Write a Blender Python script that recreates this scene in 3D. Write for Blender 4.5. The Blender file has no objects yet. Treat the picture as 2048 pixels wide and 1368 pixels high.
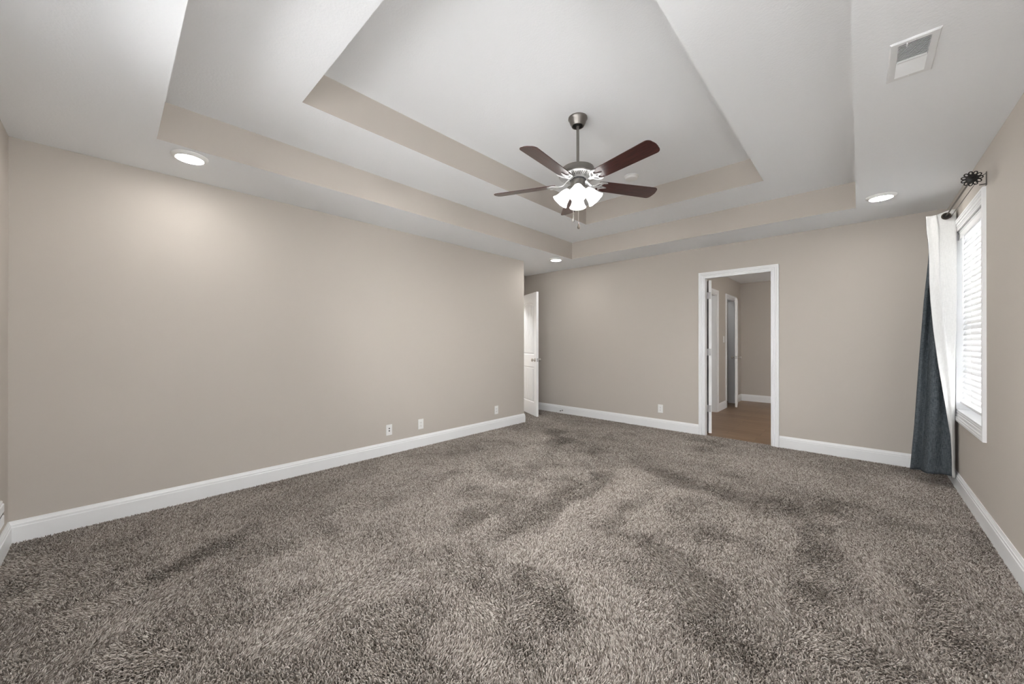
import bpy, bmesh, math, random
import numpy as np
from mathutils import Vector, Matrix

S = bpy.context.scene
C = S.collection
PI = math.pi
cos, sin = math.cos, math.sin
random.seed(7)

# ------------------------------------------------------------------ camera, sky, exposure
FOC = 746.6                       # focal length in pixels of the 2048 wide frame
YAW = math.radians(42.95)
CAMZ = 1.2058
cam_d = bpy.data.cameras.new('camera')
cam_d.sensor_fit = 'HORIZONTAL'
cam_d.sensor_width = 36.0
cam_d.lens = 36.0 * FOC / 2048.0
cam_d.clip_start = 0.02
cam = bpy.data.objects.new('camera', cam_d)
C.objects.link(cam)
cam.location = (0, 0, CAMZ)
cam.rotation_euler = (math.radians(90.086), 0, YAW)
S.camera = cam

W = bpy.data.worlds.new('overcast_sky')
S.world = W
W.use_nodes = True
bg = W.node_tree.nodes['Background']
_n = W.node_tree.nodes; _l = W.node_tree.links
_tc = _n.new('ShaderNodeTexCoord'); _sp = _n.new('ShaderNodeSeparateXYZ'); _rp = _n.new('ShaderNodeValToRGB')
_l.new(_tc.outputs['Generated'], _sp.inputs[0]); _l.new(_sp.outputs['Z'], _rp.inputs[0])
_mr = _n.new('ShaderNodeMapRange'); _mr.inputs[1].default_value = -1.0; _mr.inputs[2].default_value = 1.0
_l.new(_sp.outputs['Z'], _mr.inputs[0]); _l.new(_mr.outputs[0], _rp.inputs[0])
_rp.color_ramp.elements[0].position = 0.49; _rp.color_ramp.elements[0].color = (0.56, 0.557, 0.552, 1)     # bright lower half, added as uplight for the ceilings
_rp.color_ramp.elements[1].position = 0.51; _rp.color_ramp.elements[1].color = (0.60, 0.60, 0.605, 1)     # overcast sky
_l.new(_rp.outputs[0], bg.inputs[0])
bg.inputs[1].default_value = 6.5

S.view_settings.view_transform = 'Standard'
S.view_settings.look = 'None'
S.view_settings.gamma = 1.0
S.view_settings.use_curve_mapping = False
S.view_settings.exposure = 2.12

SHADE_E = 1.0       # fan lamp shades
BULB_E = 380.0
DISC_E = 22.0       # ceiling disc lights
BATH_E = 8.0

# ------------------------------------------------------------------ room measures
XA, YD, XC, YB, YA = -3.7243, -0.4188, 0.5952, 5.2496, 4.2665
XH = -4.54
ZC, Z1, Z2 = 2.44, 2.681, 2.915
T1 = (-3.1144, -0.0224, 0.1876, 4.6497)
T2 = (-2.5027, -0.6401, 0.7981, 4.0526)
WT = 0.115
PILE = -0.012
DX0, DX1, DZ = -1.463, -0.757, 2.035          # bathroom doorway
HY0, HY1 = 4.33, 5.06                          # alcove doorway
WY0, WY1, WZ0, WZ1 = 3.8946, 4.80, 0.641, 2.131  # window opening
XBL, YBB, XBR = -1.82, 8.98, 1.0               # bathroom
FILL_WIN2 = (0.25, 1.20, WZ0, WZ1)                    # unseen window added beside the camera for fill light
FILL_WIN3 = [(-2.30, -1.40), (-0.75, 0.15)]          # unseen pair added behind the camera to brighten the far side
QY0, QY1 = 6.50, 7.175                         # first doorway in the bathroom's left wall
RY0, RY1 = 7.84, 8.47                          # second one

# ------------------------------------------------------------------ materials
def mat(name, col, rough=0.6, metal=0.0, bump=None, spec=0.5, var=None, coat=0.0):
    m = bpy.data.materials.new(name)
    m.use_nodes = True
    n = m.node_tree.nodes; l = m.node_tree.links
    b = n['Principled BSDF']
    b.inputs['Base Color'].default_value = (*col, 1)
    b.inputs['Roughness'].default_value = rough
    b.inputs['Metallic'].default_value = metal
    b.inputs['Specular IOR Level'].default_value = spec
    if coat:
        b.inputs['Coat Weight'].default_value = coat
        b.inputs['Coat Roughness'].default_value = 0.12
    tc = n.new('ShaderNodeTexCoord')
    if var:
        sc, amt = var
        t = n.new('ShaderNodeTexNoise'); t.inputs['Scale'].default_value = sc; t.inputs['Detail'].default_value = 4
        l.new(tc.outputs['Object'], t.inputs['Vector'])
        r = n.new('ShaderNodeValToRGB')
        r.color_ramp.elements[0].position = 0.3; r.color_ramp.elements[1].position = 0.7
        r.color_ramp.elements[0].color = (*[c * (1 - amt) for c in col], 1)
        r.color_ramp.elements[1].color = (*[min(1, c * (1 + amt)) for c in col], 1)
        l.new(t.outputs['Fac'], r.inputs['Fac']); l.new(r.outputs['Color'], b.inputs['Base Color'])
    if bump:
        sc, st, dist = bump
        t = n.new('ShaderNodeTexNoise'); t.inputs['Scale'].default_value = sc; t.inputs['Detail'].default_value = 3
        l.new(tc.outputs['Object'], t.inputs['Vector'])
        bp = n.new('ShaderNodeBump'); bp.inputs['Strength'].default_value = st; bp.inputs['Distance'].default_value = dist
        l.new(t.outputs['Fac'], bp.inputs['Height']); l.new(bp.outputs['Normal'], b.inputs['Normal'])
    return m

def emit(name, col, e):
    m = bpy.data.materials.new(name)
    m.use_nodes = True
    n = m.node_tree.nodes; l = m.node_tree.links
    n.remove(n['Principled BSDF'])
    x = n.new('ShaderNodeEmission'); x.inputs[0].default_value = (*col, 1); x.inputs[1].default_value = e
    l.new(x.outputs[0], n['Material Output'].inputs[0])
    return m

M = {}
M['wall'] = mat('beige_wall_paint', (0.525, 0.484, 0.441), 0.75, bump=(160, 0.12, 0.002), spec=0.25)
M['ceil'] = mat('white_ceiling_texture', (0.92, 0.94, 0.965), 0.9, bump=(90, 0.24, 0.004), spec=0.2)
M['trim'] = mat('white_trim_paint', (0.84, 0.85, 0.86), 0.35, spec=0.45)
M['door'] = mat('white_door_paint', (0.84, 0.85, 0.86), 0.4, spec=0.4)
M['plastic'] = mat('white_plastic', (0.82, 0.82, 0.81), 0.35)
M['vinyl'] = mat('white_window_vinyl', (0.85, 0.86, 0.87), 0.3)
M['slot'] = mat('dark_slot', (0.03, 0.03, 0.035), 0.6)
M['duct'] = mat('grey_duct_metal', (0.10, 0.10, 0.105), 0.7)
M['vent'] = mat('white_enamelled_steel', (0.83, 0.84, 0.85), 0.4)
M['nickel'] = mat('brushed_nickel', (0.55, 0.53, 0.50), 0.28, 1.0)
M['hinge'] = mat('satin_steel_hinge', (0.50, 0.50, 0.51), 0.45, 0.7)
M['pewter'] = mat('pewter_metal', (0.24, 0.225, 0.21), 0.38, 0.85)
M['iron'] = mat('brushed_pewter_casting', (0.52, 0.52, 0.52), 0.36, 0.8)
M['black'] = mat('black_iron', (0.012, 0.011, 0.010), 0.5, 0.3)
M['bronze'] = mat('dark_bronze_rod', (0.075, 0.062, 0.05), 0.4, 0.75)
M['backing'] = mat('carpet_backing', (0.09, 0.075, 0.06), 0.95, spec=0.1)
M['closet'] = mat('grey_closet_paint', (0.62, 0.61, 0.60), 0.8)
M['shade'] = mat('lit_frosted_glass', (0.85, 0.85, 0.84), 0.4)
M['shade'].node_tree.nodes['Principled BSDF'].inputs['Emission Color'].default_value = (1.0, 0.985, 0.96, 1)
M['shade'].node_tree.nodes['Principled BSDF'].inputs['Emission Strength'].default_value = SHADE_E
M['bulb'] = emit('lit_bulb', (1.0, 0.985, 0.955), BULB_E)
M['disc'] = emit('lit_disc_diffuser', (1.0, 0.975, 0.935), DISC_E)
M['closetlamp'] = emit('lit_closet_diffuser', (1.0, 0.96, 0.92), 3.0)
M['halllamp'] = emit('lit_hall_diffuser', (0.95, 0.98, 1.0), 32.0)
M['bathlamp'] = emit('lit_bath_diffuser', (1.0, 0.93, 0.83), BATH_E)

def wood_mat(name, c1, c2, axis_scale, rough=0.3, coat=0.0):
    m = mat(name, c1, rough, coat=coat)
    n = m.node_tree.nodes; l = m.node_tree.links; b = n['Principled BSDF']
    tc = n.new('ShaderNodeTexCoord'); mp = n.new('ShaderNodeMapping'); mp.inputs['Scale'].default_value = axis_scale
    t = n.new('ShaderNodeTexNoise'); t.inputs['Scale'].default_value = 6; t.inputs['Detail'].default_value = 6
    t.inputs['Distortion'].default_value = 0.6
    r = n.new('ShaderNodeValToRGB'); r.color_ramp.elements[0].position = 0.32; r.color_ramp.elements[1].position = 0.7
    r.color_ramp.elements[0].color = (*c1, 1); r.color_ramp.elements[1].color = (*c2, 1)
    l.new(tc.outputs['Object'], mp.inputs['Vector']); l.new(mp.outputs['Vector'], t.inputs['Vector'])
    l.new(t.outputs['Fac'], r.inputs['Fac']); l.new(r.outputs['Color'], b.inputs['Base Color'])
    return m
M['cherry'] = wood_mat('dark_cherry_veneer', (0.022, 0.006, 0.006), (0.075, 0.022, 0.018), (2, 22, 22), 0.3, 0.35)

def plank_mat():
    m = mat('wood_look_floor_tile', (0.3, 0.2, 0.13), 0.38)
    n = m.node_tree.nodes; l = m.node_tree.links; b = n['Principled BSDF']
    tc = n.new('ShaderNodeTexCoord')
    br = n.new('ShaderNodeTexBrick')
    br.offset = 0.37; br.inputs['Scale'].default_value = 1.0
    br.inputs['Brick Width'].default_value = 0.95; br.inputs['Row Height'].default_value = 0.155
    br.inputs['Mortar Size'].default_value = 0.0025
    br.inputs['Color1'].default_value = (0.225, 0.140, 0.080, 1); br.inputs['Color2'].default_value = (0.275, 0.175, 0.105, 1)
    br.inputs['Mortar'].default_value = (0.12, 0.085, 0.06, 1)
    l.new(tc.outputs['Object'], br.inputs['Vector'])
    mp = n.new('ShaderNodeMapping'); mp.inputs['Scale'].default_value = (1.5, 26, 1)
    t = n.new('ShaderNodeTexNoise'); t.inputs['Scale'].default_value = 3; t.inputs['Detail'].default_value = 6
    l.new(tc.outputs['Object'], mp.inputs['Vector']); l.new(mp.outputs['Vector'], t.inputs['Vector'])
    mx = n.new('ShaderNodeMix'); mx.data_type = 'RGBA'; mx.blend_type = 'MULTIPLY'; mx.inputs[0].default_value = 0.65
    l.new(br.outputs['Color'], mx.inputs[6])
    r = n.new('ShaderNodeValToRGB'); r.color_ramp.elements[0].position = 0.3; r.color_ramp.elements[1].position = 0.7
    r.color_ramp.elements[0].color = (0.6, 0.58, 0.55, 1); r.color_ramp.elements[1].color = (1.25, 1.22, 1.2, 1)
    l.new(t.outputs['Fac'], r.inputs['Fac']); l.new(r.outputs['Color'], mx.inputs[7])
    l.new(mx.outputs[2], b.inputs['Base Color'])
    return m
M['plank'] = plank_mat()

def fabric_mat(name, c1, c2, transl, sheen=0.2):
    m = mat(name, c1, 0.9, spec=0.15)
    n = m.node_tree.nodes; l = m.node_tree.links; b = n['Principled BSDF']
    tc = n.new('ShaderNodeTexCoord')
    cols = []
    for sc in ((420, 420, 26), (60, 60, 520)):
        mp = n.new('ShaderNodeMapping'); mp.inputs['Scale'].default_value = sc
        t = n.new('ShaderNodeTexNoise'); t.inputs['Scale'].default_value = 1; t.inputs['Detail'].default_value = 2
        l.new(tc.outputs['Object'], mp.inputs['Vector']); l.new(mp.outputs['Vector'], t.inputs['Vector'])
        cols.append(t)
    ad = n.new('ShaderNodeMath'); ad.operation = 'ADD'
    l.new(cols[0].outputs['Fac'], ad.inputs[0]); l.new(cols[1].outputs['Fac'], ad.inputs[1])
    r = n.new('ShaderNodeValToRGB'); r.color_ramp.elements[0].position = 0.78; r.color_ramp.elements[1].position = 1.25
    mul = n.new('ShaderNodeMath'); mul.operation = 'MULTIPLY'; mul.inputs[1].default_value = 0.8
    l.new(ad.outputs[0], mul.inputs[0])
    r.color_ramp.elements[0].position = 0.62; r.color_ramp.elements[1].position = 0.98
    r.color_ramp.elements[0].color = (*c1, 1); r.color_ramp.elements[1].color = (*c2, 1)
    l.new(mul.outputs[0], r.inputs['Fac']); l.new(r.outputs['Color'], b.inputs['Base Color'])
    bp = n.new('ShaderNodeBump'); bp.inputs['Strength'].default_value = 0.25; bp.inputs['Distance'].default_value = 0.002
    l.new(ad.outputs[0], bp.inputs['Height']); l.new(bp.outputs['Normal'], b.inputs['Normal'])
    if transl:
        tr = n.new('ShaderNodeBsdfTranslucent'); l.new(r.outputs['Color'], tr.inputs['Color'])
        mx = n.new('ShaderNodeMixShader'); mx.inputs[0].default_value = transl
        l.new(b.outputs[0], mx.inputs[1]); l.new(tr.outputs[0], mx.inputs[2])
        l.new(mx.outputs[0], n['Material Output'].inputs[0])
    return m
M['denim'] = fabric_mat('slate_blue_woven_fabric', (0.033, 0.042, 0.051), (0.115, 0.131, 0.144), 0.0)
M['lining'] = fabric_mat('white_lining_fabric', (0.68, 0.68, 0.67), (0.77, 0.77, 0.76), 0.12)

def slat_mat():
    m = mat('white_blind_slats', (0.86, 0.87, 0.88), 0.45)
    n = m.node_tree.nodes; l = m.node_tree.links; b = n['Principled BSDF']
    tr = n.new('ShaderNodeBsdfTranslucent'); tr.inputs[0].default_value = (0.9, 0.92, 0.95, 1)
    mx = n.new('ShaderNodeMixShader'); mx.inputs[0].default_value = 0.04
    l.new(b.outputs[0], mx.inputs[1]); l.new(tr.outputs[0], mx.inputs[2]); l.new(mx.outputs[0], n['Material Output'].inputs[0])
    return m
M['slat'] = slat_mat()

def glass_mat():
    m = bpy.data.materials.new('window_glass'); m.use_nodes = True
    n = m.node_tree.nodes; l = m.node_tree.links; n.remove(n['Principled BSDF'])
    t = n.new('ShaderNodeBsdfTransparent'); g = n.new('ShaderNodeBsdfGlossy'); g.inputs['Roughness'].default_value = 0.02
    f = n.new('ShaderNodeFresnel'); f.inputs[0].default_value = 1.45
    mx = n.new('ShaderNodeMixShader'); l.new(f.outputs[0], mx.inputs[0]); l.new(t.outputs[0], mx.inputs[1]); l.new(g.outputs[0], mx.inputs[2])
    l.new(mx.outputs[0], n['Material Output'].inputs[0])
    return m
M['glass'] = glass_mat()

def pile_mat():
    m = mat('taupe_carpet_pile', (0.3, 0.25, 0.2), 0.85, spec=0.12)
    n = m.node_tree.nodes; l = m.node_tree.links; b = n['Principled BSDF']
    h = n.new('ShaderNodeHairInfo')
    r = n.new('ShaderNodeValToRGB')
    e = r.color_ramp.elements
    e[0].position = 0.0; e[0].color = (0.110, 0.090, 0.075, 1)
    e[1].position = 1.0; e[1].color = (0.57, 0.53, 0.49, 1)
    k = e.new(0.45); k.color = (0.31, 0.274, 0.244, 1)
    k = e.new(0.75); k.color = (0.42, 0.378, 0.342, 1)
    l.new(h.outputs['Random'], r.inputs['Fac']); l.new(r.outputs['Color'], b.inputs['Base Color'])
    return m
M['pile'] = pile_mat()

# ------------------------------------------------------------------ geometry helpers: (verts, faces)
def box(x0, x1, y0, y1, z0, z1):
    v = [(x, y, z) for x in (x0, x1) for y in (y0, y1) for z in (z0, z1)]
    return v, [(0, 1, 3, 2), (4, 6, 7, 5), (0, 4, 5, 1), (2, 3, 7, 6), (0, 2, 6, 4), (1, 5, 7, 3)]

def lathe(prof, n=40, c=(0, 0, 0)):
    v = []; f = []
    k = len(prof)
    for i in range(n):
        a = 2 * PI * i / n
        for r, z in prof:
            v.append((c[0] + r * cos(a), c[1] + r * sin(a), c[2] + z))
    for i in range(n):
        j = (i + 1) % n
        for q in range(k - 1):
            f.append((i * k + q, j * k + q, j * k + q + 1, i * k + q + 1))
    return v, f

def tube(path, r, n=10, cap=True):
    pts = [Vector(p) for p in path]
    rs = r if isinstance(r, (list, tuple)) else [r] * len(pts)
    v = []; f = []
    up = None
    for i, p in enumerate(pts):
        d = (pts[min(i + 1, len(pts) - 1)] - pts[max(i - 1, 0)]).normalized()
        if up is None:
            up = Vector((0, 0, 1)) if abs(d.z) < 0.9 else Vector((1, 0, 0))
        s = d.cross(up).normalized(); up = s.cross(d).normalized()
        for k in range(n):
            a = 2 * PI * k / n
            q = p + (s * cos(a) + up * sin(a)) * rs[i]
            v.append(tuple(q))
    for i in range(len(pts) - 1):
        for k in range(n):
            j = (k + 1) % n
            f.append((i * n + k, i * n + j, (i + 1) * n + j, (i + 1) * n + k))
    if cap:
        f.append(tuple(range(n - 1, -1, -1))); f.append(tuple((len(pts) - 1) * n + k for k in range(n)))
    return v, f

def sphere(c, r, n=14, m=8, sz=1.0):
    return lathe([(max(1e-5, r * sin(PI * i / m)), -r * sz * cos(PI * i / m)) for i in range(m + 1)], n, c)

def sweep(path, prof, mapf, closed=False):
    """profile (offset to the left of the path, height) swept with mitred corners; mapf(u, v, h) -> xyz"""
    P = [Vector(p) for p in path]; n = len(P); k = len(prof)
    v = []; f = []
    for i, p in enumerate(P):
        a = None if (i == 0 and not closed) else (p - P[i - 1]).normalized()
        b = None if (i == n - 1 and not closed) else (P[(i + 1) % n] - p).normalized()
        na = Vector((-a.y, a.x)) if a is not None else None
        nb = Vector((-b.y, b.x)) if b is not None else None
        if na is None: mvec = nb
        elif nb is None: mvec = na
        else:
            mvec = na + nb; mvec = mvec / (1 + na.dot(nb))
        for o, h in prof:
            q = p + mvec * o
            v.append(tuple(mapf(q.x, q.y, h)))
    for i in range(n if closed else n - 1):
        j = (i + 1) % n
        for q in range(k):
            r = (q + 1) % k
            f.append((i * k + q, j * k + q, j * k + r, i * k + r))
    if not closed:
        f.append(tuple(range(k))); f.append(tuple((n - 1) * k + q for q in range(k - 1, -1, -1)))
    return v, f

def xf(g, mtx):
    return [tuple(mtx @ Vector(p)) for p in g[0]], g[1]

def world_loc(o):
    return o.matrix_world.translation if o.parent is None else None

def mk(name, geos, material, parent=None, smooth=None, bevel=0.0, local=False, seg=2):
    """one mesh object out of a list of (verts, faces)"""
    if isinstance(geos, tuple): geos = [geos]
    V = []; F = []
    for v, f in geos:
        o = len(V); V += list(v); F += [tuple(i + o for i in q) for q in f]
    root = parent
    org = Vector((0, 0, 0))
    if parent is not None and not local:
        q = parent
        while q is not None:
            org += q.location; q = q.parent
        V = [tuple(Vector(p) - org) for p in V]
    me = bpy.data.meshes.new(name)
    me.from_pydata(V, [], F)
    bm = bmesh.new(); bm.from_mesh(me)
    bmesh.ops.remove_doubles(bm, verts=bm.verts, dist=1e-6)
    bmesh.ops.recalc_face_normals(bm, faces=bm.faces)
    if smooth is not None:
        for fc in bm.faces: fc.smooth = True
        for e in bm.edges:
            if len(e.link_faces) == 2:
                e.smooth = e.calc_face_angle(0) < math.radians(smooth)
    bm.to_mesh(me); bm.free()
    if material is not None: me.materials.append(material)
    o = bpy.data.objects.new(name, me)
    C.objects.link(o)
    if parent is not None: o.parent = parent
    if bevel:
        b = o.modifiers.new('bevel', 'BEVEL'); b.width = bevel; b.segments = seg; b.limit_method = 'ANGLE'
    return o

def tag(o, label=None, cat=None, group=None, kind=None):
    if label: o['label'] = label
    if cat: o['category'] = cat
    if group: o['group'] = group
    if kind: o['kind'] = kind
    return o

def empty(name, loc, label=None, cat=None, group=None, kind=None, rz=0.0):
    o = bpy.data.objects.new(name, None); o.empty_display_size = 0.1
    C.objects.link(o); o.location = loc; o.rotation_euler = (0, 0, rz)
    return tag(o, label, cat, group, kind)

def copy_tree(o, parent=None):
    c = o.copy(); C.objects.link(c); c.parent = parent
    for ch in list(o.children): copy_tree(ch, c)
    return c

def wall_yz(x0, x1, y0, y1, z0, z1, holes):
    """wall slab across x0..x1 running along y with rectangular holes (ya, yb, za, zb)"""
    g = []; y = y0
    for ya, yb, za, zb in sorted(holes):
        g.append(box(x0, x1, y, ya, z0, z1))
        if za > z0: g.append(box(x0, x1, ya, yb, z0, za))
        if zb < z1: g.append(box(x0, x1, ya, yb, zb, z1))
        y = yb
    g.append(box(x0, x1, y, y1, z0, z1))
    return g

def swapxy(g):
    return [([(b, a, c) for a, b, c in v], f) for v, f in g]

def structure(name, g, m, label, cat, **kw):
    return tag(mk(name, g, m, **kw), label, cat, kind='structure')

# ------------------------------------------------------------------ the shell
FZ = -0.03
structure('wall_left', [box(XA - WT, XA, YD - WT, YA, FZ, ZC)], M['wall'], 'long bare beige wall on the left, lit by a ceiling disc', 'wall')
structure('wall_alcove_return', [box(XH, XA - WT, YA - WT, YA, FZ, ZC)], M['wall'], 'beige alcove wall hidden behind the end of the long left wall', 'wall')
structure('wall_alcove_side', wall_yz(XH - WT, XH, YA - WT, YB, FZ, ZC, [(HY0, HY1, FZ, DZ)]), M['wall'], 'narrow strip of beige alcove wall behind the white panel door', 'wall')
structure('wall_back', swapxy(wall_yz(YB, YB + WT, XH - WT, XC + 0.14, FZ, ZC, [(DX0 - 0.014, DX1 + 0.014, FZ, DZ + 0.014)])), M['wall'], 'beige far wall with the open bathroom doorway', 'wall')
structure('wall_right', wall_yz(XC, XC + 0.14, YD - WT, YB, FZ, ZC, [(WY0, WY1, WZ0, WZ1), FILL_WIN2]), M['wall'], 'beige right wall holding the window', 'wall')
structure('wall_near', swapxy(wall_yz(YD - WT, YD, XA, XC, FZ, ZC, [(a, b, WZ0, WZ1) for a, b in FILL_WIN3])), M['wall'], 'sliver of beige wall at the photo\'s left edge', 'wall')

def ring(o, i, z0, z1):
    return [box(o[0], i[0], o[2], o[3], z0, z1), box(i[1], o[1], o[2], o[3], z0, z1),
            box(i[0], i[1], o[2], i[2], z0, z1), box(i[0], i[1], i[3], o[3], z0, z1)]
OUT = (XH - WT, XC + 0.14, YD - WT, YB + WT)
ceil = structure('ceiling', ring(OUT, T1, ZC, Z1) + ring(OUT, T2, Z1, Z2) + [box(OUT[0], OUT[1], OUT[2], OUT[3], Z2, Z2 + 0.1)],
                 M['ceil'], 'white double tray ceiling with two beige stepped risers', 'ceiling')
ceil.data.materials.append(M['wall'])
for p in ceil.data.polygons:
    if abs(p.normal.z) < 0.1: p.material_index = 1

structure('floor', [box(XH - WT, XC + 0.14, YD - WT, YB, -0.13, PILE - 0.002), box(DX0, DX1, YB, YB + 0.03, -0.13, PILE - 0.002)],
          M['backing'], 'carpet backing under the brown pile', 'floor')
structure('floor_bathroom', [box(-3.0, XBR + 0.1, YB + WT, YBB + WT, -0.13, -0.004), box(DX0, DX1, YB + 0.03, YB + WT, -0.13, -0.004)], M['plank'],
          'brown wood plank tile floor beyond the open doorway', 'floor')

# bathroom shell and the closets behind its doors
structure('wall_bathroom_left', wall_yz(XBL - WT, XBL, YB + WT, YBB, FZ, ZC, [(QY0, QY1, FZ, DZ), (RY0, RY1, FZ, DZ)]), M['wall'],
          'beige left wall of the bathroom with two white cased doorways', 'wall')
structure('wall_bathroom_back', [box(XBL - WT, XBR + WT, YBB, YBB + WT, FZ, ZC)], M['wall'], 'plain beige wall at the far end of the bathroom', 'wall')
structure('wall_bathroom_right', [box(XBR, XBR + WT, YB + WT, YBB, FZ, ZC)], M['wall'], 'beige bathroom wall hidden right of the doorway', 'wall')
structure('ceiling_bathroom', [box(XBL - WT, XBR + WT, YB + WT, YBB + WT, ZC, ZC + 0.1)], M['ceil'], 'plain white bathroom ceiling seen through the doorway', 'ceiling')
structure('wall_closet', [box(-3.1, -3.0, 7.6, 8.8, FZ, ZC), box(-3.0, XBL - WT, 7.6, 7.7, FZ, ZC), box(-3.0, XBL - WT, 8.7, 8.8, FZ, ZC), box(-3.1, XBL - WT, 7.6, 8.8, ZC, ZC + 0.05)],
          M['closet'], 'dim closet walls behind the ajar bathroom door', 'wall')
structure('wall_hall', [box(-6.1, -6.0, 3.6, 5.9, FZ, ZC), box(-6.0, XH - WT, 3.6, 3.7, FZ, ZC), box(-6.0, XH - WT, 5.8, 5.9, FZ, ZC), box(-6.1, XH - WT, 3.6, 5.9, ZC, ZC + 0.05), box(-6.1, XH - WT, 3.6, 5.9, -0.13, -0.012)],
          M['wall'], 'hall beyond the white panel door', 'wall')

# ------------------------------------------------------------------ trim
BASE = [(0, PILE), (0.0155, PILE), (0.0155, 0.096), (0.0125, 0.100), (0.0125, 0.113), (0.0095, 0.116), (0.0085, 0.121), (0.0055, 0.127), (0.005, 0.1335), (0, 0.1335)]
def baseboard(name, path, label, z=0.0):
    return structure(name, sweep(path, BASE, lambda x, y, h: (x, y, h + z)), M['trim'], label, 'baseboard', smooth=25)
# paths run so that the room lies to the left of the walking direction
baseboard('baseboard_near', [(XA, YD), (XC, YD)], 'white baseboard under the wall at the photo\'s left edge')
baseboard('baseboard_left', [(XH, YA), (XA, YA), (XA, YD)], 'long white baseboard along the bare left wall')
baseboard('baseboard_back', [(DX0 - 0.080, YB), (XH, YB), (XH, HY1 + 0.085)], 'white baseboard along the far wall left of the doorway')
baseboard('baseboard_back_right', [(XC, YB), (DX1 + 0.080, YB)], 'white baseboard between the doorway and the curtain')
baseboard('baseboard_right', [(XC, YD), (XC, YB)], 'white baseboard under the window')
baseboard('baseboard_bathroom', [(XBL, QY1 + 0.085), (XBL, RY0 - 0.085)][::-1], 'short white baseboard between the two bathroom doorways')
baseboard('baseboard_bathroom_back', [(XBR, YBB), (XBL, YBB), (XBL, RY1 + 0.085)], 'white baseboard along the far bathroom wall')

CASE = [(0, 0), (0, 0.0085), (0.003, 0.0110), (0.010, 0.0110), (0.013, 0.0075), (0.017, 0.0075), (0.020, 0.0125), (0.032, 0.0135), (0.036, 0.0100), (0.040, 0.0100), (0.044, 0.0165), (0.054, 0.0185), (0.057, 0.0160), (0.060, 0.0195), (0.074, 0.0195), (0.078, 0.0165), (0.078, 0)]
def casing(name, u0, u1, z1, mapf, label, z0=PILE):
    # path walked so that the outside of the opening is on the left
    return structure(name, sweep([(u0, z0), (u0, z1), (u1, z1), (u1, z0)], CASE, mapf), M['trim'], label, 'door casing', smooth=20)
def jamb(x0, x1, y0, y1, z1, t=0.018, along='x'):
    if along == 'x':
        return [box(x0, x0 + t, y0, y1, PILE, z1), box(x1 - t, x1, y0, y1, PILE, z1), box(x0, x1, y0, y1, z1 - t, z1)]
    return [box(x0, x1, y0, y0 + t, PILE, z1), box(x0, x1, y1 - t, y1, PILE, z1), box(x0, x1, y0, y1, z1 - t, z1)]

casing('trim_1', DX0, DX1, DZ, lambda u, z, h: (u, YB - h, z), 'white moulded casing around the bathroom doorway')
structure('trim_2', [box(DX0 - 0.0145, DX0, YB, YB + 0.064, PILE, DZ), box(DX0 - 0.0145, DX0 - 0.011, YB + 0.064, YB + WT, PILE, DZ),
                     box(DX1, DX1 + 0.0145, YB, YB + 0.064, PILE, DZ), box(DX1 + 0.011, DX1 + 0.0145, YB + 0.064, YB + WT, PILE, DZ),
                     box(DX0 - 0.0145, DX1 + 0.0145, YB, YB + 0.064, DZ, DZ + 0.0145), box(DX0 - 0.0145, DX1 + 0.0145, YB + 0.064, YB + WT, DZ + 0.011, DZ + 0.0145)],
          M['trim'], 'white jamb lining the bathroom doorway', 'door jamb')
casing('trim_3', HY0, HY1, DZ, lambda u, z, h: (XH + h, u, z), 'white casing behind the panel door in the alcove')
casing('trim_4', QY0, QY1, DZ, lambda u, z, h: (XBL + h, u, z), 'white casing of the nearer doorway in the bathroom\'s left wall')
casing('trim_5', RY0, RY1, DZ, lambda u, z, h: (XBL + h, u, z), 'white casing of the farther bathroom doorway, its door ajar')
structure('trim_6', jamb(XBL - WT, XBL, QY0 - 0.001, QY1 + 0.001, DZ, 0.014, 'y'), M['trim'], 'white jamb of the nearer bathroom doorway', 'door jamb')
structure('trim_7', jamb(XBL - WT, XBL, RY0 - 0.001, RY1 + 0.001, DZ, 0.014, 'y'), M['trim'], 'white jamb of the farther bathroom doorway', 'door jamb')

# ------------------------------------------------------------------ doors
def door_leaf(w, h, t=0.035, nu=60, nv=120):
    """moulded two panel leaf, arched upper panel, beaded fields; hinge at the origin, leaf along +x, faces at y = 0 and y = t"""
    us = sorted(set(np.round(np.concatenate([np.linspace(0, w, nu)]), 5)))
    vs = sorted(set(np.round(np.linspace(0, h, nv), 5)))
    mx = 0.105
    def depth(u, v):
        best = -1
        for z0, z1, arch in ((0.215, 0.80, 0.0), (1.0, h - 0.15, 0.085)):
            c = (u - w / 2) / (w / 2 - mx)
            if abs(c) > 1: continue
            top = z1 - arch * (1 - math.sqrt(max(0, 1 - 0.93 * c * c))) if arch else z1
            s = min(u - mx, w - mx - u, v - z0, top - v)
            best = max(best, s)
        if best <= 0: return 0.0
        if best < 0.008: return 0.0125 * best / 0.008
        if best < 0.014: return 0.0125
        if best < 0.030: return 0.0125 - 0.0085 * (best - 0.014) / 0.016
        q = ((u - w / 2) / 0.062 + 0.5) % 1.0
        return 0.004 + (0.006 if min(q, 1 - q) < 0.085 else 0.0)
    V = []; F = []
    nu, nv = len(us), len(vs)
    for side in (0, 1):
        for v in vs:
            for u in us:
                d = depth(u, v)
                V.append((u, d if side == 0 else t - d, v))
    o = nu * nv
    for j in range(nv - 1):
        for i in range(nu - 1):
            a = j * nu + i
            F.append((a, a + 1, a + nu + 1, a + nu)); F.append((o + a, o + a + nu, o + a + nu + 1, o + a + 1))
    for j in range(nv - 1):
        a = j * nu; F.append((a, a + nu, o + a + nu, o + a)); a += nu - 1; F.append((a, o + a, o + a + nu, a + nu))
    for i in range(nu - 1):
        F.append((i, o + i, o + i + 1, i + 1)); a = (nv - 1) * nu + i; F.append((a, a + 1, o + a + 1, o + a))
    return V, F

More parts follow.
